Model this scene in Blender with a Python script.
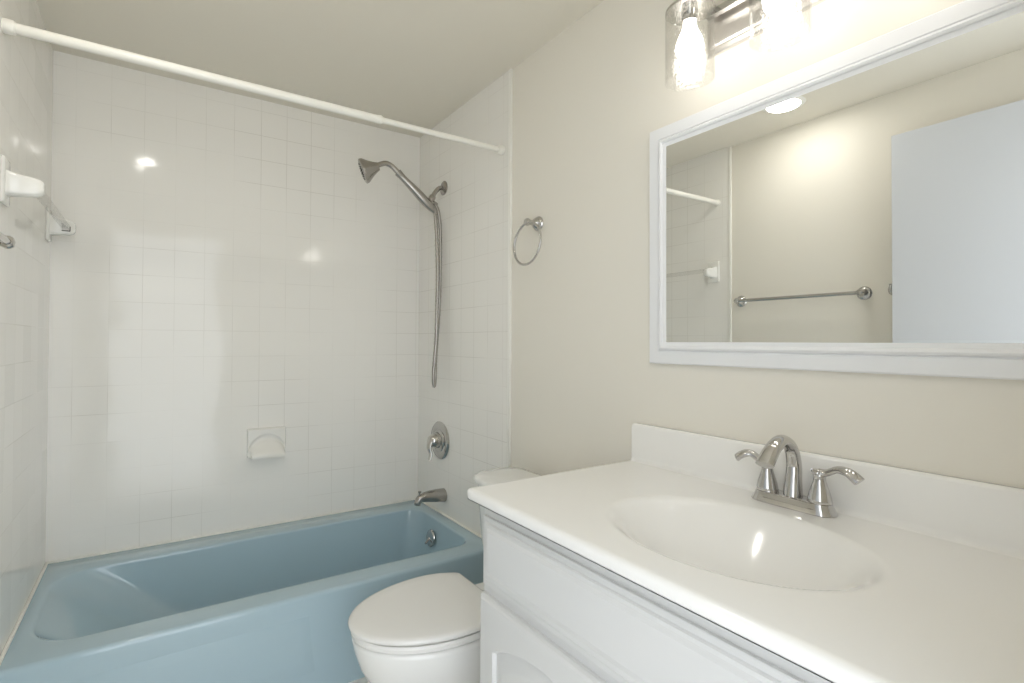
import bpy, bmesh, math, random
from mathutils import Vector, Matrix
random.seed(7)
PI = math.pi
sc = bpy.context.scene
for o in list(bpy.data.objects):
    bpy.data.objects.remove(o, do_unlink=True)
COL = sc.collection

# ------------------------------------------------------------------ room measures (metres)
W, D, H = 1.511, 2.370, 2.249      # right wall, back wall tile face, ceiling
YT = 1.562                         # front edge of the tiled alcove
RIM = .354                         # tub rim height
TUBF = 1.630                       # tub apron front
FZ = .020                          # finished floor level

# ------------------------------------------------------------------ camera
cam_d = bpy.data.cameras.new('camera')
cam_d.sensor_fit = 'HORIZONTAL'; cam_d.sensor_width = 36.0
cam_d.lens = 513.655 / 1024 * 36.0
cam_d.shift_x = 35.7 / 1024; cam_d.shift_y = -6.28 / 1024
cam_d.clip_start = .01
cam = bpy.data.objects.new('camera', cam_d); COL.objects.link(cam)
yaw, pitch, roll = -.5611, .0132, .0048
fw = Vector((-math.sin(yaw)*math.cos(pitch), math.cos(yaw)*math.cos(pitch), math.sin(pitch)))
rt = Vector((math.cos(yaw), math.sin(yaw), 0)); up = rt.cross(fw)
rt2 = rt*math.cos(roll) + up*math.sin(roll); up2 = -rt*math.sin(roll) + up*math.cos(roll)
M = Matrix((rt2, up2, -fw)).transposed().to_4x4()
M.translation = Vector((.329, -.0706, 1.1738))
cam.matrix_world = M
sc.camera = cam

# ------------------------------------------------------------------ light and exposure
world = bpy.data.worlds.new('world'); sc.world = world; world.use_nodes = True
bg = world.node_tree.nodes['Background']
bg.inputs[0].default_value = (.91, .955, 1.0, 1)
bg.inputs[1].default_value = 1.75           # daylight that enters through the open doorway
BULB, DOWN = 7.8, 30.0                     # lamp radiances (bulbs, recessed lamp)
sc.view_settings.view_transform = 'Standard'
sc.view_settings.look = 'None'
sc.view_settings.gamma = 1
sc.view_settings.use_curve_mapping = False
sc.view_settings.exposure = 0.88
sc.cycles.use_denoising = True
sc.cycles.max_bounces = 14; sc.cycles.diffuse_bounces = 8; sc.cycles.glossy_bounces = 6
sc.cycles.transparent_max_bounces = 16; sc.cycles.transmission_bounces = 8
sc.cycles.caustics_refractive = False
sc.cycles.sample_clamp_indirect = 6

# ------------------------------------------------------------------ materials
def srgb(r, g, b):
    f = lambda c: (c/255/12.92) if c/255 <= .04045 else ((c/255+.055)/1.055)**2.4
    return (f(r), f(g), f(b), 1)

def newmat(name):
    m = bpy.data.materials.new(name); m.use_nodes = True
    return m, m.node_tree, m.node_tree.nodes['Principled BSDF']

def mat(name, col, rough=.5, metal=0, bump=0, bscale=60, coat=0, spec=.5, vary=0):
    m, nt, p = newmat(name)
    p.inputs['Base Color'].default_value = col
    p.inputs['Roughness'].default_value = rough
    p.inputs['Metallic'].default_value = metal
    p.inputs['Coat Weight'].default_value = coat
    p.inputs['Coat Roughness'].default_value = .04
    p.inputs['Specular IOR Level'].default_value = spec
    tc = nt.nodes.new('ShaderNodeTexCoord')
    if bump or vary:
        n = nt.nodes.new('ShaderNodeTexNoise'); n.inputs['Scale'].default_value = bscale
        n.inputs['Detail'].default_value = 4
        nt.links.new(tc.outputs['Object'], n.inputs['Vector'])
    if bump:
        b = nt.nodes.new('ShaderNodeBump'); b.inputs['Strength'].default_value = bump
        b.inputs['Distance'].default_value = .002
        nt.links.new(n.outputs['Fac'], b.inputs['Height']); nt.links.new(b.outputs['Normal'], p.inputs['Normal'])
    if vary:
        n2 = nt.nodes.new('ShaderNodeTexNoise'); n2.inputs['Scale'].default_value = 4
        nt.links.new(tc.outputs['Object'], n2.inputs['Vector'])
        mx = nt.nodes.new('ShaderNodeMix'); mx.data_type = 'RGBA'
        mx.inputs[6].default_value = col
        mx.inputs[7].default_value = tuple(c*(1-vary) for c in col[:3]) + (1,)
        nt.links.new(n2.outputs['Fac'], mx.inputs[0]); nt.links.new(mx.outputs[2], p.inputs['Base Color'])
    return m

def tile_mat(name, uaxis, uoff, voff, step=.1091):
    m, nt, p = newmat(name)
    N, L = nt.nodes.new, nt.links.new
    tc = N('ShaderNodeTexCoord'); sp = N('ShaderNodeSeparateXYZ'); L(tc.outputs['Object'], sp.inputs[0])
    def mth(op, a, b=None):
        n = N('ShaderNodeMath'); n.operation = op
        for i, q in enumerate((a, b)):
            if q is None: continue
            if isinstance(q, (int, float)): n.inputs[i].default_value = q
            else: L(q, n.inputs[i])
        return n.outputs[0]
    u = mth('SUBTRACT', sp.outputs[uaxis], uoff); v = mth('SUBTRACT', sp.outputs['Z'], voff)
    cb = N('ShaderNodeCombineXYZ'); L(u, cb.inputs[0]); L(v, cb.inputs[1])
    br = N('ShaderNodeTexBrick'); br.offset = 0; br.squash = 1
    br.inputs['Scale'].default_value = 1; br.inputs['Brick Width'].default_value = step
    br.inputs['Row Height'].default_value = step; br.inputs['Mortar Size'].default_value = .0011
    br.inputs['Mortar Smooth'].default_value = .35
    br.inputs['Color1'].default_value = (1,1,1,1); br.inputs['Color2'].default_value = (1,1,1,1)
    L(cb.outputs[0], br.inputs['Vector'])
    nz = N('ShaderNodeTexNoise'); nz.inputs['Scale'].default_value = 2.3; nz.inputs['Detail'].default_value = 3
    L(tc.outputs['Object'], nz.inputs['Vector'])
    dirt = N('ShaderNodeValToRGB'); L(nz.outputs['Fac'], dirt.inputs[0])
    dirt.color_ramp.elements[0].position = .42; dirt.color_ramp.elements[0].color = srgb(238,236,231)
    dirt.color_ramp.elements[1].position = .62; dirt.color_ramp.elements[1].color = srgb(216,213,206)
    mx = N('ShaderNodeMix'); mx.data_type = 'RGBA'; mx.inputs[6].default_value = srgb(240,238,233)
    L(br.outputs['Fac'], mx.inputs[0]); L(dirt.outputs[0], mx.inputs[7]); L(mx.outputs[2], p.inputs['Base Color'])
    p.inputs['Specular IOR Level'].default_value = .42
    rg = mth('ADD', mth('MULTIPLY', br.outputs['Fac'], .12), .085); L(rg, p.inputs['Roughness'])
    # every tile sits at a very slightly different angle
    fl = N('ShaderNodeVectorMath'); fl.operation = 'FLOOR'
    dv = N('ShaderNodeVectorMath'); dv.operation = 'DIVIDE'; dv.inputs[1].default_value = (step, step, 1)
    L(cb.outputs[0], dv.inputs[0]); L(dv.outputs[0], fl.inputs[0])
    wn = N('ShaderNodeTexWhiteNoise'); L(fl.outputs[0], wn.inputs['Vector'])
    sb = N('ShaderNodeVectorMath'); sb.operation = 'SUBTRACT'; sb.inputs[1].default_value = (.5,.5,.5)
    L(wn.outputs['Color'], sb.inputs[0])
    scl = N('ShaderNodeVectorMath'); scl.operation = 'SCALE'; scl.inputs['Scale'].default_value = .022
    L(sb.outputs[0], scl.inputs[0])
    ge = N('ShaderNodeNewGeometry')
    ad = N('ShaderNodeVectorMath'); ad.operation = 'ADD'; L(ge.outputs['Normal'], ad.inputs[0]); L(scl.outputs[0], ad.inputs[1])
    nm = N('ShaderNodeVectorMath'); nm.operation = 'NORMALIZE'; L(ad.outputs[0], nm.inputs[0])
    wv = N('ShaderNodeTexNoise'); wv.inputs['Scale'].default_value = 14; L(tc.outputs['Object'], wv.inputs['Vector'])
    hgt = mth('SUBTRACT', mth('MULTIPLY', wv.outputs['Fac'], .35), br.outputs['Fac'])
    bp = N('ShaderNodeBump'); bp.inputs['Strength'].default_value = .16; bp.inputs['Distance'].default_value = .0012
    L(hgt, bp.inputs['Height']); L(nm.outputs[0], bp.inputs['Normal']); L(bp.outputs['Normal'], p.inputs['Normal'])
    return m

def glass_mat(name, crackle):
    m = bpy.data.materials.new(name); m.use_nodes = True; nt = m.node_tree
    nt.nodes.clear(); N, L = nt.nodes.new, nt.links.new
    out = N('ShaderNodeOutputMaterial'); mix = N('ShaderNodeMixShader')
    tr = N('ShaderNodeBsdfTransparent'); tr.inputs[0].default_value = (.97,.97,.965,1)
    gl = N('ShaderNodeBsdfGlossy'); gl.inputs['Roughness'].default_value = .05
    fr = N('ShaderNodeLayerWeight'); fr.inputs['Blend'].default_value = .5
    pw = N('ShaderNodeMath'); pw.operation = 'POWER'; pw.inputs[1].default_value = 4; L(fr.outputs['Facing'], pw.inputs[0])
    ma = N('ShaderNodeMath'); ma.operation = 'MULTIPLY_ADD'; ma.inputs[1].default_value = .45; ma.inputs[2].default_value = .03
    L(pw.outputs[0], ma.inputs[0]); L(ma.outputs[0], mix.inputs[0]); FAC = ma.outputs[0]; L(tr.outputs[0], mix.inputs[1]); L(gl.outputs[0], mix.inputs[2]); L(mix.outputs[0], out.inputs[0])
    if crackle:
        tc = N('ShaderNodeTexCoord'); vo = N('ShaderNodeTexVoronoi'); vo.feature = 'DISTANCE_TO_EDGE'
        vo.inputs['Scale'].default_value = 105; L(tc.outputs['Object'], vo.inputs['Vector'])
        rp = N('ShaderNodeMath'); rp.operation = 'MINIMUM'; rp.inputs[1].default_value = .12; L(vo.outputs['Distance'], rp.inputs[0])
        bp = N('ShaderNodeBump'); bp.inputs['Strength'].default_value = .5; bp.inputs['Distance'].default_value = .003
        L(rp.outputs[0], bp.inputs['Height'])
        L(bp.outputs['Normal'], gl.inputs['Normal'])
        sd = N('ShaderNodeMapRange'); sd.inputs['From Min'].default_value = 0; sd.inputs['From Max'].default_value = .10
        sd.inputs['To Min'].default_value = .22; sd.inputs['To Max'].default_value = 0; L(vo.outputs['Distance'], sd.inputs['Value'])
        ad = N('ShaderNodeMath'); ad.operation = 'ADD'; L(FAC, ad.inputs[0]); L(sd.outputs[0], ad.inputs[1]); L(ad.outputs[0], mix.inputs[0])
    return m

def emit_mat(name, col, s):
    m = bpy.data.materials.new(name); m.use_nodes = True; nt = m.node_tree; nt.nodes.clear()
    o = nt.nodes.new('ShaderNodeOutputMaterial'); e = nt.nodes.new('ShaderNodeEmission')
    e.inputs[0].default_value = col; e.inputs[1].default_value = s
    nt.links.new(e.outputs[0], o.inputs[0]); return m

PAINT = mat('cream_wall_paint', srgb(232,228,218), .55, bump=.08, bscale=220, spec=.3)
CEIL = mat('ceiling_paint', srgb(231,226,214), .8, bump=.1, bscale=160, spec=.2)
TILE_B = tile_mat('white_tile_back', 'X', .0719, .0159)
TILE_S = tile_mat('white_tile_side', 'Y', D-.1091*22, .0159)
TRIMW = mat('white_trim', srgb(240,239,233), .3)
CAULK = mat('white_caulk', srgb(238,237,230), .45)
BLUE = mat('blue_enamel', srgb(170,193,204), .12, coat=.4, bump=.03, bscale=9)
PORC = mat('white_porcelain', srgb(236,236,234), .1, coat=.5)
PLAST = mat('white_plastic_seat', srgb(234,233,230), .22)
MARBLE = mat('cultured_marble', srgb(242,241,238), .16, coat=.3, vary=.02)
CAB = mat('white_cabinet_paint', srgb(212,212,211), .32, bump=.15, bscale=35)
CABIN = mat('cabinet_shadow_gap', srgb(150,140,120), .7)
FRAME = mat('white_mirror_frame', srgb(236,237,239), .35)
DOORM = mat('white_door_paint', srgb(208,211,216), .4, bump=.05, bscale=100)
CHROME = mat('polished_chrome', (.58,.57,.56,1), .07, 1)
NICKEL = mat('brushed_nickel', (.42,.40,.375,1), .24, 1, bump=.05, bscale=300)
NICKELP = mat('polished_nickel', (.56,.55,.53,1), .13, 1)
SATIN = mat('satin_nickel_plate', (.80,.77,.74,1), .38, 1)
RUBBER = mat('dark_rubber', srgb(60,58,55), .6)
RODM = mat('white_enamel_rod', srgb(240,238,230), .3)
CERAM = mat('white_ceramic_fitting', srgb(236,235,230), .14, coat=.4)
MIRROR = mat('mirror_silver', (.93,.94,.93,1), .0, 1)
FLOORM = mat('floor_vinyl', srgb(243,241,236), .35, vary=.04)
GLASS = glass_mat('crackled_glass', True)
ACRYL = glass_mat('clear_acrylic', False)
BULBM = emit_mat('lit_bulb', (1, .955, .89, 1), BULB)
DOWNM = emit_mat('lit_recessed_lens', (1, .965, .90, 1), DOWN)

# ------------------------------------------------------------------ helpers
def link(o, parent=None):
    COL.objects.link(o)
    if parent: o.parent = parent
    return o

def wloc(o):
    v = Vector((0,0,0))
    while o is not None:
        v += o.location; o = o.parent
    return v

def build(name, bm, m, parent=None, smooth=True, origin=None, angle=40):
    """bm is in world coordinates; becomes ONE mesh object."""
    bmesh.ops.remove_doubles(bm, verts=bm.verts, dist=1e-6)
    bmesh.ops.recalc_face_normals(bm, faces=bm.faces)
    base = wloc(parent) if parent else Vector(origin or (0,0,0))
    bmesh.ops.translate(bm, verts=bm.verts, vec=-base)
    me = bpy.data.meshes.new(name); bm.to_mesh(me); bm.free()
    me.materials.append(m)
    if smooth:
        for f in me.polygons: f.use_smooth = True
        try: me.set_sharp_from_angle(angle=math.radians(angle))
        except Exception: pass
    o = bpy.data.objects.new(name, me)
    if not parent: o.location = base
    return link(o, parent)

def tag(o, label, cat, group=None):
    o['label'] = label; o['category'] = cat
    if group: o['group'] = group
    return o

def thing(name, loc, label, cat, group=None):
    o = bpy.data.objects.new(name, None); o.location = loc; o.empty_display_size = .05
    link(o); return tag(o, label, cat, group)

def struct(o):
    o['kind'] = 'structure'; return o

def box(bm, a, b, bev=0, seg=2):
    a, b = Vector(a), Vector(b)
    r = bmesh.ops.create_cube(bm, size=1)
    vs = r['verts']; c = (a+b)/2; s = b-a
    for v in vs: v.co = Vector((v.co.x*s.x, v.co.y*s.y, v.co.z*s.z)) + c
    if bev:
        es = list({e for v in vs for e in v.link_edges})
        bmesh.ops.bevel(bm, geom=es, offset=bev, segments=seg, profile=.5, affect='EDGES')
    return bm

def loft(bm, rings, closed=True, cap0=False, cap1=False):
    R = [[bm.verts.new(p) for p in r] for r in rings]
    n = len(R[0])
    for a, b in zip(R, R[1:]):
        for i in range(n if closed else n-1):
            j = (i+1) % n
            bm.faces.new((a[i], a[j], b[j], b[i]))
    if cap0: bm.faces.new(R[0][::-1])
    if cap1: bm.faces.new(R[-1])
    return R

def frame(axis):
    z = Vector(axis).normalized()
    t = Vector((0,0,1)) if abs(z.z) < .9 else Vector((1,0,0))
    x = t.cross(z).normalized(); y = z.cross(x)
    return x, y, z

def lathe(bm, origin, axis, prof, n=32, sx=1, sy=1):
    """prof: (radius, height) from start to end; closed at both ends."""
    x, y, z = frame(axis); o = Vector(origin)
    rings = []
    for r, h in prof:
        r = max(r, 1e-4)
        rings.append([o + z*h + x*(r*sx*math.cos(2*PI*i/n)) + y*(r*sy*math.sin(2*PI*i/n)) for i in range(n)])
    loft(bm, rings, True, True, True); return bm

def spline(pts, k=8):
    P = [Vector(p) for p in pts]; P = [P[0]*2-P[1]] + P + [P[-1]*2-P[-2]]
    out = []
    for i in range(1, len(P)-2):
        for s in range(k):
            t = s/k; a, b, c, d = P[i-1], P[i], P[i+1], P[i+2]
            out.append(.5*((2*b) + (c-a)*t + (2*a-5*b+4*c-d)*t*t + (-a+3*b-3*c+d)*t**3))
    out.append(P[-2]); return out

def tube(bm, pts, rad, n=16, flat=1.0, ref=None, caps=True):
    """rad: number or list per point; flat squashes the section along the second frame axis."""
    pts = [Vector(p) for p in pts]; m = len(pts)
    if not isinstance(rad, (list, tuple)): rad = [rad]*m
    flats = flat if isinstance(flat, (list, tuple)) else [flat]*m
    t0 = (pts[1]-pts[0]).normalized()
    u = Vector(ref) if ref else frame(t0)[0]
    rings = []
    for i, p in enumerate(pts):
        t = (pts[min(i+1, m-1)] - pts[max(i-1, 0)]).normalized()
        u = (u - t*u.dot(t)).normalized(); w = t.cross(u)
        rings.append([p + u*(rad[i]*math.cos(2*PI*k/n)) + w*(rad[i]*flats[i]*math.sin(2*PI*k/n)) for k in range(n)])
    loft(bm, rings, True, caps, caps); return bm

def lerp_list(vals, n):
    out = []
    for i in range(n):
        t = i/(n-1)*(len(vals)-1); k = min(int(t), len(vals)-2); f = t-k
        out.append(vals[k]*(1-f)+vals[k+1]*f)
    return out

def B(): return bmesh.new()

def dup(root, loc, label=None, name=None):
    r = root.copy(); COL.objects.link(r); r.location = loc
    if label: r['label'] = label
    for ch in list(root.children):
        c = ch.copy(); COL.objects.link(c); c.parent = r
        for g in ch.children:
            d = g.copy(); COL.objects.link(d); d.parent = c
    return r

# ------------------------------------------------------------------ room shell
PW = W + .004      # painted right wall face
TF = .006          # how far the tile stands off the paint
struct(build('floor', box(B(), (-.1,-.6,-.1), (W+.1,D+.1,FZ)), FLOORM, smooth=False))
struct(build('ceiling', box(B(), (-.1,-.1,H), (W+.1,D+.1,H+.1)), CEIL, smooth=False))
struct(build('wall_back', box(B(), (-.1,D,FZ), (W+.1,D+.1,H)), TILE_B, smooth=False))
wl = struct(build('wall_left', box(B(), (-.1,-.1,FZ), (-.003,D,H)), PAINT, smooth=False))
wr = struct(build('wall_right', box(B(), (PW,-.1,FZ), (W+.1,D,H)), PAINT, smooth=False))
build('tile_panel', box(B(), (-.003,YT+.008,FZ), (.003,D,H)), TILE_S, wl, smooth=False)
build('tile_panel', box(B(), (PW-.008,YT+.008,FZ), (PW,D,H)), TILE_S, wr, smooth=False)
# front wall with the doorway the photographer stands in
bm = B(); box(bm, (.80,-.1,FZ), (PW,0,H)); box(bm, (-.003,-.1,2.05), (.80,0,H)); box(bm, (-.003,-.1,FZ), (.035,0,2.05))
struct(build('wall_front', bm, PAINT, smooth=False))
for i, (x0, x1) in enumerate(((-.003,.0065), (PW-.0115,PW))):
    struct(build('trim_%d' % (i+1), box(B(), (x0,YT-.008,FZ), (x1,YT+.008,H), .003), TRIMW))
struct(build('baseboard_right', box(B(), (PW-.014,.95,FZ), (PW,YT-.01,.14), .004), TRIMW))
struct(build('baseboard_left', box(B(), (-.003,.82,FZ), (.011,YT-.01,.14), .004), TRIMW))
# white door folded open against the left wall
dr = bpy.data.objects.new('door_1', None); dr.location = (.06,.03,.062); link(dr); struct(dr)
build('door_slab', box(B(), (.060,.03,.062), (.094,.806,2.032), .002), DOORM, dr, smooth=False)
for z in (.25, 1.05, 1.82):
    build('hinge', lathe(B(), (.052,.03,z), (0,0,1), [(0,0),(.006,0),(.006,.09),(0,.09)], 12), NICKEL, dr)

# ------------------------------------------------------------------ bathtub
def rrect(x0, x1, y0, y1, r, z, n=10, ns=14):
    """rounded rectangle ring; r = radii (x0y0, x1y0, x1y1, x0y1)"""
    out = []
    C = [(x0+r[0], y0+r[0], PI, r[0]), (x1-r[1], y0+r[1], 1.5*PI, r[1]), (x1-r[2], y1-r[2], 0, r[2]), (x0+r[3], y1-r[3], .5*PI, r[3])]
    for i, (cx, cy, a0, rr) in enumerate(C):
        arc = [(cx+rr*math.cos(a0+.5*PI*k/n), cy+rr*math.sin(a0+.5*PI*k/n)) for k in range(n+1)]
        out += arc
        nc = C[(i+1) % 4]; nx, ny = nc[0]+nc[3]*math.cos(nc[2]), nc[1]+nc[3]*math.sin(nc[2])
        ex, ey = arc[-1]
        out += [(ex+(nx-ex)*k/ns, ey+(ny-ey)*k/ns) for k in range(1, ns)]
    return [Vector((x, y, z)) for x, y in out]

tub = thing('bathtub', (.75,1.99,FZ), 'blue enamelled alcove bathtub along the white tiled back wall', 'bathtub')
x0, x1, y0, y1 = .005, W-.006, TUBF, D-.002
rings = []
rings.append(rrect(x0, x1, y0+.010, y1, (.004,)*4, FZ))
rings.append(rrect(x0, x1, y0+.004, y1, (.004,)*4, .18))
rings.append(rrect(x0, x1, y0, y1, (.004,)*4, RIM-.030))
for k in range(0, 7):
    a = k/6*PI/2; d = .014*(1-math.cos(a)); h = .014*math.sin(a)
    rings.append(rrect(x0+d*.2, x1-d*.2, y0+d, y1-d*.2, (.006,)*4, RIM-.014+h))
inner = dict(x0=.044, x1=1.443, y0=1.728, y1=2.242)
RI = (.13, .075, .075, .13)
rings.append(rrect(.034, 1.453, 1.718, 2.252, (.14,.085,.085,.14), RIM-.0005))
def basin(dx0, dx1, dy0, dy1, z, rad=RI):
    return rrect(inner['x0']+dx0, inner['x1']-dx1, inner['y0']+dy0, inner['y1']-dy1, rad, z)
for k in range(1, 6):
    a = k/5*PI/2; s = math.sin(a)*.008; c = (1-math.cos(a))*.010
    rings.append(basin(s-.008+.010*k/5, s-.008, s-.008, s-.008, RIM-.0008-c))
for t in (.15, .3, .45, .6, .75, .88):
    z = RIM-.0108 - t*(RIM-.0108-.08)
    rings.append(basin(.014+.34*t, .045*t, .050*t, .040*t, z, (.13,.08,.08,.13)))
zb = .08
for f, dz in ((.3,-.012), (.6,-.022), (1,-.026)):
    rings.append(basin(.354+.05*f, .055+.05*f, .055+.05*f, .045+.05*f, zb+.026*1+dz, (.13,.09,.09,.13)))
bm = B(); R = loft(bm, rings, True, True, True)
pr_ = lambda i, t, y: [Vector((x, y, z)) for x, z in ((.09+i,.085+i),(.80-i,.085+i),(.80-i,RIM-.03-t),(.09+i,RIM-.03-t))]
loft(bm, [pr_(0, 0, TUBF+.02), pr_(0, 0, TUBF+.0105), pr_(.045, .05, TUBF-.0015), pr_(.060, .07, TUBF-.0025)], True, True, True)
build('tub_body', bm, BLUE, tub, angle=60)
bm = B()
box(bm, (x0, D-.010, RIM-.003), (x1, D-.001, RIM+.006), .003)
box(bm, (.003, TUBF+.01, RIM-.003), (.012, D-.004, RIM+.006), .003)
box(bm, (x1-.007, TUBF+.01, RIM-.003), (x1+.002, D-.004, RIM+.006), .003)
build('caulk_bead', bm, CAULK, tub)
ov = build('overflow_plate', lathe(B(), (1.421,2.050,.270), (-1,0,.16), [(0,-.004),(.036,-.004),(.038,.002),(.036,.006),(.026,.010),(0,.011)]), NICKELP, tub)
build('overflow_lever', tube(B(), [(1.412,2.050,.272), (1.402,2.045,.266), (1.386,2.038,.256)], [.006,.004,.0055], 12), NICKELP, ov)
build('tub_drain', lathe(B(), (1.27,1.98,.081), (0,0,1), [(0,0),(.034,0),(.034,.004),(.02,.006),(0,.006)]), NICKELP, tub)

# ------------------------------------------------------------------ soap dish (back wall)
sx0, sx1, sz0, sz1 = .680, .842, .664, .788
def dish_depth(u, v):
    e = min(1, (1-abs(u))/.06)*1.0; ev = min(1, v/.05)
    base = .014*min(1, e*ev+.25)
    arch = .20 + .40*(abs(u)/.90)**2.4
    if abs(u) < .94 and v > arch:
        t = (v-arch)/(1-arch)
        side = min(1, (.94-abs(u))/.10)
        s = max(0, min(1, (t-.22)/.68)); s = s*s*(3-2*s)
        dip = math.sin(min(1, t/.35)*PI)*.009 if t < .35 else 0
        return base + side*(s*.046) - side*dip
    if v > .62:
        t = (v-.62)/.38; return base + .020*t*t*min(1, e)
    return base
bm = B(); nu, nv = 48, 44; G = []
for j in range(nv+1):
    row = []
    for i in range(nu+1):
        u = -1+2*i/nu; v = j/nv
        row.append(bm.verts.new((sx0+(sx1-sx0)*i/nu, D-.001-dish_depth(u, v), sz1-(sz1-sz0)*v)))
    G.append(row)
for j in range(nv):
    for i in range(nu): bm.faces.new((G[j][i], G[j][i+1], G[j+1][i+1], G[j+1][i]))
back = [[bm.verts.new((v.co.x, D, v.co.z)) for v in G[0]], [bm.verts.new((v.co.x, D, v.co.z-.0)) for v in G[-1]]]
for i in range(nu):
    bm.faces.new((G[0][i], back[0][i], back[0][i+1], G[0][i+1]))
    bm.faces.new((G[-1][i], G[-1][i+1], back[1][i+1], back[1][i]))
for k in (0, nu):
    bm.faces.new([G[j][k] for j in range(nv+1)] + [back[1][k], back[0][k]])
tag(build('soap_dish', bm, CERAM, origin=(.761,D,.664), angle=50), 'white ceramic soap dish set in the tiled back wall above the tub', 'soap dish')

# ------------------------------------------------------------------ shower rod
rod = thing('shower_rod', (0.003,1.634,1.957), 'white enamelled shower curtain rod spanning the bathtub alcove', 'curtain rod')
A, Z_ = Vector((.003,1.634,1.957)), Vector((W-.006,1.607,1.941))
at = lambda t: A.lerp(Z_, t)
build('outer_tube', tube(B(), [at(.01), at(.655)], .0135, 24), RODM, rod)
build('inner_tube', tube(B(), [at(.645), at(.99)], .0102, 24), RODM, rod)
build('collar', tube(B(), [at(.650), at(.652), at(.659), at(.661)], [.0135,.0148,.0148,.0112], 24), RODM, rod)
for t0, t1 in ((0, .018), (1, .982)):
    ax = at(t1)-at(t0)
    build('end_cap', lathe(B(), at(t0), ax, [(0,0),(.017,0),(.018,.003),(.0175,.020),(.0155,.024),(0,.024)], 28), RODM, rod)

# ------------------------------------------------------------------ handheld shower
YS = 2.10
sh = thing('handheld_shower', (W-.008,YS,1.914), 'brushed nickel handheld shower with looped hose on the tiled side wall', 'shower')
XW = PW-.008
build('escutcheon', lathe(B(), (XW,YS,1.914), (-1,0,0), [(0,0),(.033,0),(.034,.004),(.026,.010),(.014,.014),(0,.014)]), NICKEL, sh)
build('shower_arm', tube(B(), spline([(XW-.008,YS,1.914),(1.478,YS,1.908),(1.455,YS,1.882),(1.438,YS,1.848)]), .0105, 16), NICKEL, sh)
bm = B()
lathe(bm, (1.446,YS,1.866), (-.45,0,-.9), [(0,0),(.014,0),(.016,.006),(.016,.020),(.013,.026),(.013,.046),(.015,.050),(.015,.060),(0,.060)], 20)
tube(bm, [(1.436,YS-.002,1.836),(1.412,YS-.004,1.812)], [.015,.018], 20)
build('bracket', bm, NICKEL, sh)
hp = spline([(1.452,YS-.006,1.793),(1.415,YS-.006,1.822),(1.36,YS-.006,1.868),(1.30,YS-.006,1.915),(1.262,YS-.006,1.945)], 6)
hr = lerp_list([.013,.018,.021,.0215,.019,.0155,.0150,.0175], len(hp))
build('handle', tube(B(), hp, hr, 20), NICKEL, sh)
build('neck', tube(B(), spline([(1.268,YS-.006,1.940),(1.235,YS-.006,1.966),(1.205,YS-.006,1.975),(1.172,YS-.006,1.962),(1.150,YS-.006,1.948)]), .0115, 16), NICKEL, sh)
hd = Vector((-.87,.33,-.37)).normalized()
hb = Vector((1.170,YS-.006,1.955))
head = build('spray_head', lathe(B(), hb, hd, [(0,-.004),(.018,0),(.022,.010),(.028,.022),(.036,.036),(.046,.050),(.053,.060),(.055,.066),(.055,.074),(.050,.077),(0,.077)], 40), NICKEL, sh)
bm = B(); fx, fy, fz = frame(hd); fc = hb + hd*.077
for rr, nn in ((.012,6),(.024,12),(.036,18)):
    for k in range(nn):
        a = 2*PI*k/nn
        lathe(bm, fc+fx*rr*math.cos(a)+fy*rr*math.sin(a), hd, [(0,-.001),(.002,0),(.0015,.003),(0,.003)], 6)
build('nozzles', bm, RUBBER, head)
hose = spline([(1.452,YS-.006,1.793),(1.458,YS-.006,1.755),(1.462,YS-.008,1.68),(1.468,YS-.01,1.50),(1.466,YS-.01,1.35),(1.462,YS-.01,1.18),(1.450,YS-.008,1.02),(1.456,YS-.004,.965),(1.464,YS,1.00),
               (1.468,YS+.004,1.10),(1.478,YS+.004,1.24),(1.487,YS+.004,1.40),(1.490,YS+.004,1.60),(1.487,YS+.002,1.72),(1.476,YS,1.79),(1.462,YS,1.822),(1.440,YS,1.838)], 30)
build('hose', tube(B(), hose, [.0088 if i % 4 < 2 else .0080 for i in range(len(hose))], 12), NICKEL, sh, angle=80)
for e, d in (((1.450,YS-.006,1.800), (.4,0,-.9)), ((1.446,YS,1.836), (.8,0,-.35))):
    build('hose_nut', lathe(B(), e, d, [(0,0),(.0105,0),(.0105,.018),(.0085,.024),(0,.024)], 8), NICKEL, sh)

# ------------------------------------------------------------------ mixing valve and spout
va = thing('tub_valve', (XW,2.122,.697), 'round nickel mixing valve with lever handle above the tub spout', 'valve')
build('valve_plate', lathe(B(), (XW,2.122,.700), (-1,0,0), [(0,0),(.088,0),(.090,.004),(.084,.010),(.060,.014),(.055,.012),(.050,.016),(0,.018)], 48), NICKELP, va)
build('valve_hub', lathe(B(), (XW-.014,2.122,.702), (-1,0,-.05), [(0,0),(.038,0),(.036,.016),(.032,.032),(.026,.044),(.014,.052),(0,.053)], 32), NICKELP, va)
lv = spline([(XW-.034,2.122,.708),(XW-.056,2.117,.698),(XW-.068,2.109,.672),(XW-.064,2.101,.642),(XW-.072,2.095,.616)], 6)
build('lever_handle', tube(B(), lv, lerp_list([.024,.023,.017,.012,.012,.009], len(lv)), 16, flat=.6, ref=(0,1,0)), NICKELP, va)

sp = thing('tub_spout', (XW,2.085,.447), 'brushed nickel tub spout with pull knob low on the tiled wall', 'spout')
pts = spline([(XW,2.085,.446),(1.460,2.085,.450),(1.415,2.085,.452),(1.384,2.085,.448),(1.371,2.085,.434),(1.368,2.085,.420)], 5)
build('spout_body', tube(B(), pts, lerp_list([.032,.029,.024,.019,.0165,.0145], len(pts)), 24), NICKEL, sp)
build('diverter_knob', lathe(B(), (1.379,2.085,.464), (0,0,1), [(0,0),(.004,0),(.004,.010),(.0075,.012),(.0075,.018),(0,.019)], 14), NICKEL, sp)

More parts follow.
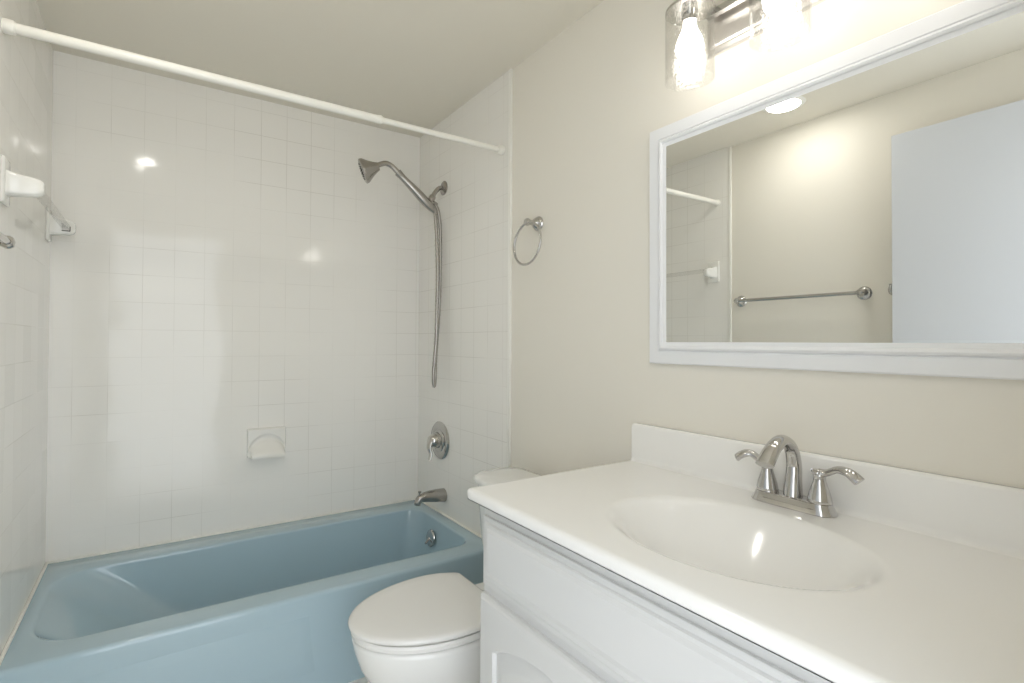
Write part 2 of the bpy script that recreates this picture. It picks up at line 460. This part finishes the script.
# ------------------------------------------------------------------ towel ring (right wall)
tr = thing('towel_ring', (PW,1.391,1.609), 'polished nickel towel ring hanging beside the tile edge', 'towel ring')
build('rosette', lathe(B(), (PW,1.391,1.606), (-1,0,0), [(0,0),(.025,0),(.027,.004),(.024,.009),(.018,.012),(.020,.017),(.015,.022),(.009,.030),(.009,.044),(.013,.048),(.014,.055),(.010,.062),(0,.063)]), NICKELP, tr)
bm = B(); rc = Vector((PW-.054,1.385,1.527)); rr = .076
loop = [rc + Vector((-.010*(1-math.cos(2*PI*k/64))*.5, rr*math.sin(2*PI*k/64), rr*math.cos(2*PI*k/64))) for k in range(64)]
rings = []
for k, p in enumerate(loop):
    rad = (p-rc).normalized(); t = Vector((1,0,0))
    rings.append([p + rad*(.0044*math.cos(a*PI/5)) + t*(.0044*math.sin(a*PI/5)) for a in range(10)])
rings.append(rings[0]); loft(bm, rings)
build('ring', bm, CHROME, tr)

# ------------------------------------------------------------------ ceramic towel bar in the shower (left wall)
cb = thing('ceramic_towel_bar', (.003,1.70,1.580), 'white ceramic holders with clear acrylic bar on the tiled left wall', 'towel bar')
def holder(y, dz=0, k=1):
    bm = B(); box(bm, (.002,y-.034,1.526+dz), (.013,y+.034,1.644+dz), .006, 3)
    h = build('holder_plate', bm, CERAM, cb)
    bm = B(); rings = []
    for x, hy, zt, zb_ in ((.010,.026,1.622,1.548),(.020,.021,1.618,1.550),(.040,.018,1.612,1.552),(.066,.017,1.607,1.554),(.078,.015,1.603,1.558),(.084,.011,1.597,1.566),(.0855,.004,1.588,1.576)):
        zt = 1.580+(zt-1.580)*k+dz; zb_ += dz
        r = min(hy, (zt-zb_)/2)*.5
        rings.append([Vector((x, p.x, p.y)) for p in [Vector((q.x, q.y)) for q in rrect(y-hy, y+hy, zb_, zt, (r,)*4, 0, 4, 3)]])
    loft(bm, rings, True, True, True)
    build('holder_arm', bm, CERAM, h)
holder(1.655, -.012, .8); holder(2.290)
build('acrylic_bar', box(B(), (.050,1.668,1.566), (.070,2.277,1.586), .002), ACRYL, cb)
bm = B(); box(bm, (.048,2.258,1.563), (.072,2.264,1.5655)); box(bm, (.0705,2.258,1.5655), (.0725,2.264,1.580))
tip = build('bar_gasket', bm, RUBBER, cb)

# ------------------------------------------------------------------ chrome towel bar and hook (left wall, seen in the mirror)
def post(y, parent, name):
    return build(name, lathe(B(), (-.003,y,1.398), (1,0,0), [(0,0),(.028,0),(.030,.004),(.026,.010),(.019,.014),(.021,.019),(.015,.025),(.010,.032),(.012,.036),(.0155,.042),(.0155,.050),(.011,.057),(0,.060)]), NICKELP, parent)
tb = thing('towel_bar', (-.003,1.50,1.398), 'polished nickel towel bar with round posts on the cream left wall', 'towel bar')
post(1.500, tb, 'post'); post(.938, tb, 'post')
build('bar', tube(B(), [(.043,1.500,1.398), (.043,.938,1.398)], .0085, 20), NICKELP, tb)
hk = thing('robe_hook', (-.003,.824,1.405), 'small polished nickel hook on the left wall behind the open door', 'hook')
build('hook_base', lathe(B(), (-.003,.824,1.405), (1,0,0), [(0,0),(.026,0),(.028,.004),(.022,.010),(.014,.016),(.010,.026),(0,.027)]), NICKELP, hk)
build('hook_prong', tube(B(), spline([(.018,.824,1.403),(.036,.824,1.390),(.050,.824,1.396),(.054,.824,1.414),(.052,.824,1.424)]), .006, 14), NICKELP, hk)

# ------------------------------------------------------------------ toilet
TY = 1.273
to = thing('toilet', (1.10,TY,FZ), 'white two-piece toilet with closed lid between tub and vanity', 'toilet')
def egg(xf, xb, hw, z, n=64, cut=None, yc=TY, pw=2.0):
    """egg outline: front tip xf (small x), back xb, half width hw"""
    xc = xb - (xb-xf)*.42
    out = []
    for i in range(n):
        a = 2*PI*i/n; c, s = math.cos(a), math.sin(a)
        ex = math.copysign(abs(c)**(2/pw), c); ey = math.copysign(abs(s)**(2/pw), s)
        x = xc + ex*((xb-xc) if c > 0 else (xc-xf)); y = yc + ey*hw
        if cut is not None: x = min(x, cut)
        out.append(Vector((x, y, z)))
    return out
bm = B()
loft(bm, [egg(.90,1.42,.118,FZ,pw=2.6), egg(.895,1.42,.120,FZ+.02,pw=2.6), egg(.905,1.40,.110,.10,pw=2.4), egg(.885,1.37,.120,.16),
          egg(.845,1.34,.145,.23), egg(.812,1.30,.168,.29), egg(.797,1.27,.178,.335), egg(.792,1.26,.181,.360), egg(.792,1.26,.181,.367), egg(.798,1.25,.175,.373), egg(.85,1.2,.13,.373)], True, True, True)
box(bm, (1.14,TY-.115,.29), (1.42,TY+.115,.371), .012, 3)
build('bowl', bm, PORC, to, angle=55)
bm = B(); loft(bm, [egg(.796,1.235,.170,.374,cut=1.205), egg(.789,1.24,.176,.378,cut=1.212), egg(.788,1.24,.177,.387,cut=1.212), egg(.792,1.24,.173,.393,cut=1.208)], True, True, True)
build('seat', bm, PLAST, to)
def lid_ring(xf, hw, z, cut):
    return egg(xf, 1.262, hw, z, cut=cut)
bm = B(); loft(bm, [lid_ring(.790,.170,.396,1.190), lid_ring(.783,.176,.399,1.194), lid_ring(.781,.178,.406,1.196), lid_ring(.784,.175,.411,1.193), lid_ring(.795,.165,.414,1.186), lid_ring(.84,.135,.4165,1.15), lid_ring(.93,.06,.417,1.08)], True, True, True)
build('seat_lid', bm, PLAST, to, angle=50)
for s in (-1, 1):
    build('lid_hinge', box(B(), (1.190,TY+s*.075-.022,.3735), (1.222,TY+s*.075+.022,.388), .005, 3), PLAST, to)
def tank_ring(xf, xb, hw, z, bul=.03, rf=.055, n=10, rb=.03):
    pts = [(xb-rb+rb*math.cos(k/n*PI/2), -hw+rb-rb*math.sin(k/n*PI/2)) for k in range(n+1)]
    for k in range(n+1):
        a = k/n*PI/2; pts.append((xf+rf-rf*math.sin(a), -hw+rf-rf*math.cos(a)))
    for k in range(1, 12):
        t = k/12; pts.append((xf-bul*math.sin(PI*t), -hw+rf+(2*hw-2*rf)*t))
    for k in range(n+1):
        a = k/n*PI/2; pts.append((xf+rf-rf*math.cos(a), hw-rf+rf*math.sin(a)))
    pts += [(xb-rb+rb*math.sin(k/n*PI/2), hw-rb+rb*math.cos(k/n*PI/2)) for k in range(n+1)]
    return [Vector((x, TY+y, z)) for x, y in pts]
XB = PW-.035
bm = B(); loft(bm, [tank_ring(1.37,XB,.13,.3725,.0), tank_ring(1.335,XB,.170,.380,.010), tank_ring(1.315,XB,.188,.41,.014), tank_ring(1.300,XB,.198,.48,.016), tank_ring(1.288,XB,.207,.66,.020), tank_ring(1.288,XB,.207,.682,.020)], True, True, True)
build('tank', bm, PORC, to, angle=50)
def L_(k, z):
    r = tank_ring(1.272, XB+.002, .222, z, .022, rf=.075, rb=.06); c = Vector(((1.272+XB)/2, TY, z))
    return [c + (p-c)*k for p in r]
bm = B(); loft(bm, [L_(.93,.683), L_(.985,.687), L_(1,.700), L_(.975,.709), L_(.90,.7145), L_(.70,.7175), L_(.40,.719)], True, True, True)
build('tank_lid', bm, PORC, to, angle=50)
bm = B(); lathe(bm, (1.290,1.11+.03,.63), (-1,0,0), [(0,0),(.013,0),(.013,.012),(0,.014)], 16)
tube(bm, [(1.274,1.145,.630),(1.265,1.185,.627),(1.262,1.215,.620)], [.007,.006,.008], 12)
build('flush_lever', bm, CHROME, to)

# ------------------------------------------------------------------ vanity cabinet
CX, CY0, CY1, CZ = .971, .004, .912, .812      # front plane, ends, top
ZU_ = .8155
va_ = thing('vanity_cabinet', (1.23,.46,FZ), 'white painted vanity cabinet with raised panels under the sink top', 'cabinet')
bm = B()
XB_ = PW-.004
box(bm, (CX+.0,CY1-.018,FZ), (XB_,CY1,.800), .0008); box(bm, (CX,CY0,FZ), (XB_,CY0+.018,.800), .0008)
box(bm, (CX+.018,CY0+.018,.14), (XB_,CY1-.018,.158)); box(bm, (XB_-.008,CY0+.018,.158), (XB_,CY1-.018,ZU_))
box(bm, (CX+.065,CY0+.018,FZ), (CX+.080,CY1-.018,.14))
box(bm, (CX,CY0+.053,.770), (CX+.018,CY1-.053,.800)); box(bm, (CX+.035,CY0+.03,.780), (CX+.050,CY1-.03,ZU_)); box(bm, (CX+.050,CY1-.045,.780), (XB_-.010,CY1-.03,ZU_)); box(bm, (CX,CY0+.053,.595), (CX+.018,CY1-.053,.645))
box(bm, (CX,CY0+.053,.158), (CX+.018,CY1-.053,.180)); box(bm, (CX,.440,.180), (CX+.018,.478,.595))
for ya in (CY0+.018, CY1-.053): box(bm, (CX,ya,.158), (CX+.018,ya+.035,.800))
build('cabinet_body', bm, CAB, va_, smooth=False)

def raised_panel(y0, y1, z0, z1, th=.019, rail=.055, arch=0, drop=.009, n=40):
    """cabinet front lying on x=CX: outer slab with softened edge, groove, raised centre (arched when arch>0)"""
    bm = B(); xf = CX-th
    def ring(ins, x, ar):
        a0, a1, b0, b1 = y0+ins, y1-ins, z0+ins, z1-ins
        pts = []
        for k in range(n+1):
            t = k/n; s = math.sin(PI*t)**.8 if ar else 0
            pts.append(Vector((x, a1+(a0-a1)*t, b1-ar+ar*s)))
        for k in range(1, n): pts.append(Vector((x, a0, b1-ar+(b0-b1+ar)*k/n)))
        for k in range(n+1): pts.append(Vector((x, a0+(a1-a0)*k/n, b0)))
        for k in range(1, n): pts.append(Vector((x, a1, b0+(b1-ar-b0)*k/n)))
        return pts
    R = [ring(0, CX, 0), ring(0, xf+.010, 0), ring(.003, xf+.004, 0), ring(.008, xf+.0005, 0), ring(.012, xf, 0),
         ring(rail, xf, arch), ring(rail+.004, xf+drop, arch), ring(rail+.009, xf+drop, arch), ring(rail+.030, xf+.001, arch), ring(rail+.034, xf, arch)]
    loft(bm, R, True, True, True)
    return bm
def slab_front(y0, y1, z0, z1, th=.019, n=8):
    """drawer front: wide coved edge that rises to a flat field, double step at the bottom"""
    bm = B(); xf = CX-th
    def ring(a, zt, zb_, x): return [Vector((x,y1-a,z1-zt)), Vector((x,y0+a,z1-zt)), Vector((x,y0+a,z0+zb_)), Vector((x,y1-a,z0+zb_))]
    R = [ring(0,0,0,CX), ring(0,0,0,xf+.012), ring(.002,.002,.003,xf+.011), ring(.012,.010,.012,xf+.010), ring(.016,.013,.018,xf+.0055),
         ring(.024,.019,.028,xf+.0045), ring(.031,.026,.040,xf)]
    loft(bm, R, True, True, True); return bm
build('false_drawer_front', slab_front(CY0+.006, .905, .632, .784), CAB, va_, angle=12)
build('door', raised_panel(.466, .906, .160, .612, arch=.05), CAB, va_, angle=20)
build('door', raised_panel(.012, .452, .160, .612, arch=.05), CAB, va_, angle=20)

# ------------------------------------------------------------------ vanity top with moulded sink
vt = thing('countertop', (1.22,.47,.816), 'white cultured marble vanity top with moulded oval sink and backsplash', 'countertop')
XF, ZT, ZU = .939, .840, .816
VY0, VY1 = .003, .938
SXc, SYc, SA, SBb = 1.190, .465, .180, .227
def sink(x, y):
    r = math.sqrt(((x-SXc)/SA)**2 + ((y-SYc)/SBb)**2)
    if r >= 1: return 0.0
    return -.130*(1-r**2.6)**1.7
nx = 96; xe = 1.476
prof = [(XF,ZU+.003,0),(XF,ZT-.009,0),(XF+.0015,ZT-.0045,0),(XF+.0045,ZT-.0015,0),(XF+.009,ZT,0)]
for k in range(1, nx+1): prof.append((XF+.009+(xe-XF-.009)*k/nx, ZT, 1))
for k in range(1, 6):
    a = k/5*PI/2; prof.append((xe+.012*math.sin(a), ZT+.012*(1-math.cos(a)), 0))
prof += [(xe+.012,.937,0),(xe+.0135,.941,0),(xe+.017,.944,0),(PW-.006,.944,0),(PW-.003,.942,0)]
ny = 150; bm = B(); rings = []
np_ = len(prof)
def vring(y, ds):
    top, bot = [], []
    for i, (x, z, f) in enumerate(prof):
        xx = max(x, XF+ds); q = sink(x, y) if f else 0
        top.append(Vector((xx + i*2e-6, y, z+q-(ds if z > ZT-.004 else 0))))
        bot.append(Vector((min(xx+(.002 if i == 0 else 0)+i*1e-5, PW-.0015), y, min(ZU, z+q-.014) if f else ZU)))
    return top + bot[::-1]
for j in range(ny+1): rings.append(vring(VY0+(VY1-.004-VY0)*j/ny, 0))
for y, ds in ((VY1-.0022,.0006),(VY1-.0006,.0020),(VY1,.0042)): rings.append(vring(y, ds))
RR = loft(bm, rings)
for ring_ in (RR[0], RR[-1]):
    for i in range(np_-1):
        bm.faces.new((ring_[i], ring_[i+1], ring_[2*np_-2-i], ring_[2*np_-1-i]))
build('sink_top', bm, MARBLE, vt, angle=50)
build('sink_drain', lathe(B(), (SXc,SYc,.7098), (0,0,1), [(0,0),(.022,0),(.022,.002),(.016,.004),(.014,.003),(.012,.006),(0,.007)]), CHROME, vt)

# ------------------------------------------------------------------ faucet
FX, FY = 1.444, .480
fa = thing('faucet', (FX,FY,ZT), 'polished chrome two-handle centerset faucet behind the sink basin', 'faucet')
def stad(hl, hw, z, n=14):
    out = []
    for k in range(n+1):
        a = k/n*PI; out.append(Vector((FX+hw*math.cos(a), FY+hl-hw*.9+hw*.9*math.sin(a), z)))
    for k in range(n+1):
        a = PI+k/n*PI; out.append(Vector((FX+hw*math.cos(a), FY-hl+hw*.9+hw*.9*math.sin(a), z)))
    return out
bm = B(); loft(bm, [stad(.080,.0275,ZT+.0003), stad(.081,.0285,ZT+.002), stad(.079,.0265,ZT+.006), stad(.074,.0235,ZT+.016), stad(.0725,.0225,ZT+.0205), stad(.070,.020,ZT+.022)], True, True, True)
build('base_plate', bm, CHROME, fa, angle=35)
zb = ZT+.022
sp_ = spline([(FX+.002,FY,zb-.004),(FX+.004,FY,zb+.030),(FX+.006,FY,zb+.066),(FX-.008,FY,zb+.100),(FX-.040,FY,zb+.116),(FX-.070,FY,zb+.106),(FX-.092,FY,zb+.088),(FX-.104,FY,zb+.075)], 6)
build('spout', tube(B(), sp_, lerp_list([.0180,.0155,.0140,.0130,.0140,.0155,.0170,.0180], len(sp_)), 24, flat=lerp_list([1,1,1,.95,.85,.75,.65,.6], len(sp_)), ref=(0,1,0)), CHROME, fa, angle=60)
def faucet_handle(s):
    y = FY+s*.051
    h = build('handle', lathe(B(), (FX,y,zb-.001), (0,0,1), [(0,0),(.0205,0),(.0215,.002),(.0205,.008),(.0185,.018),(.0145,.031),(.0110,.043),(.0105,.050),(.0115,.053),(.010,.057),(0,.0575)], 32), CHROME, fa)
    q = .86 if s > 0 else 1
    p = spline([(FX-.012,y-s*.009,zb+.063),(FX-.002,y,zb+.057),(FX-.001,y+s*.014,zb+.060),(FX-.002,y+s*.032,zb+.070),(FX-.006,y+s*.050*q,zb+.070),(FX-.009,y+s*.064*q,zb+.063),(FX-.010,y+s*.072*q,zb+.057)], 5)
    build('lever', tube(B(), p, lerp_list([.004,.0095,.0075,.0080,.0095,.0105,.0105], len(p)), 16, flat=lerp_list([.7,.9,.8,.65,.55,.5,.5], len(p)), ref=(1,0,.25)), CHROME, h)
faucet_handle(1); faucet_handle(-1)
build('lift_rod', lathe(B(), (FX+.0235,FY,ZT+.016), (0,0,1), [(0,0),(.0022,0),(.0022,.046),(.0052,.049),(.0056,.054),(.0035,.058),(0,.059)], 14), CHROME, fa)

# ------------------------------------------------------------------ mirror
MY1, MY0, MZ0, MZ1, FWd = .885, .075, 1.117, 1.763, .061
mi = thing('wall_mirror', (PW,.48,1.122), 'wide rectangular mirror in a white moulded frame above the vanity', 'mirror')
fp = [(0,0),(0,.014),(.003,.018),(.028,.0195),(.0295,.0165),(.031,.0165),(.033,.0235),(.037,.0265),(.041,.0245),(.0425,.021),(.046,.020),(.0505,.0185),(.0526,.0165),(.0526,.002)]
fp = [(d*FWd/.0526, h) for d, h in fp]
bm = B(); rings = []
for cy, cz, sy, sz in ((MY1,MZ0,-1,1),(MY1,MZ1,-1,-1),(MY0,MZ1,1,-1),(MY0,MZ0,1,1)):
    rings.append([Vector((PW-.001-h, cy+sy*d, cz+sz*d)) for d, h in fp])
rings.append(rings[0]); loft(bm, rings, True)
build('mirror_frame', bm, FRAME, mi, angle=25)
build('mirror_glass', box(B(), (PW-.0197,MY0+FWd-.002,MZ0+FWd-.002), (PW-.004,MY1-FWd+.002,MZ1-FWd+.002)), MIRROR, mi, smooth=False)

# ------------------------------------------------------------------ vanity light
vl = thing('vanity_light', (PW,.475,1.895), 'nickel vanity light with three crackled glass shades above the mirror', 'wall lamp')
bm = B(); y0, y1, z0, z1 = .240, .712, 1.893, 2.020
rings = []
for ins, t in ((0,0),(0,.008),(.004,.011),(.012,.013),(.014,.018),(.018,.020)):
    rings.append([Vector((PW-t, y1-ins, z0+ins)), Vector((PW-t, y1-ins, z1-ins)), Vector((PW-t, y0+ins, z1-ins)), Vector((PW-t, y0+ins, z0+ins))])
loft(bm, rings, True, True, True); build('backplate', bm, SATIN, vl, angle=20)
SXl = 1.390
build('rail', box(B(), (1.466,.262,1.968), (1.482,.690,1.984), .001), NICKELP, vl, smooth=False)
for y in (.680, .475, .270):
    bm = B(); box(bm, (SXl-.008,y-.008,1.984), (PW-.019,y+.008,1.998), .001) 
    build('arm', bm, NICKELP, vl, smooth=False)
    build('socket', lathe(B(), (SXl,y,1.998), (0,0,-1), [(0,0),(.018,0),(.020,.004),(.020,.030),(.050,.034),(.0535,.038),(.0535,.044),(.019,.045),(.017,.068),(0,.068)], 32), NICKELP, vl)
    bm = B(); n = 48; ra, rb = .0545, .0518; zt, zbm = 1.957, 1.790
    pr = [(ra,zt),(ra,zbm+.001),(ra-.0013,zbm),(rb,zbm+.001),(rb,zt)]
    loft(bm, [[Vector((SXl+r*math.cos(2*PI*k/n), y+r*math.sin(2*PI*k/n), z)) for k in range(n)] for r, z in pr + [pr[0]]])
    build('glass_shade', bm, GLASS, vl)
    build('bulb', lathe(B(), (SXl,y,1.932), (0,0,-1), [(0,0),(.013,0),(.0140,.008),(.0175,.022),(.0245,.038),(.0295,.052),(.0305,.063),(.0285,.075),(.0225,.085),(.013,.0915),(.004,.094),(0,.0943)], 32), BULBM, vl)

# ------------------------------------------------------------------ recessed ceiling light
rl = thing('recessed_light', (.276,1.14,H), 'round recessed ceiling light reflected in the mirror', 'ceiling light')
build('trim_ring', lathe(B(), (.276,1.14,H), (0,0,-1), [(0,0),(.084,0),(.086,.002),(.080,.006),(.068,.007),(0,.007)], 48), TRIMW, rl)
build('lens', lathe(B(), (.276,1.14,H-.0065), (0,0,-1), [(0,0),(.066,0),(.064,.003),(0,.0045)], 48), DOWNM, rl)
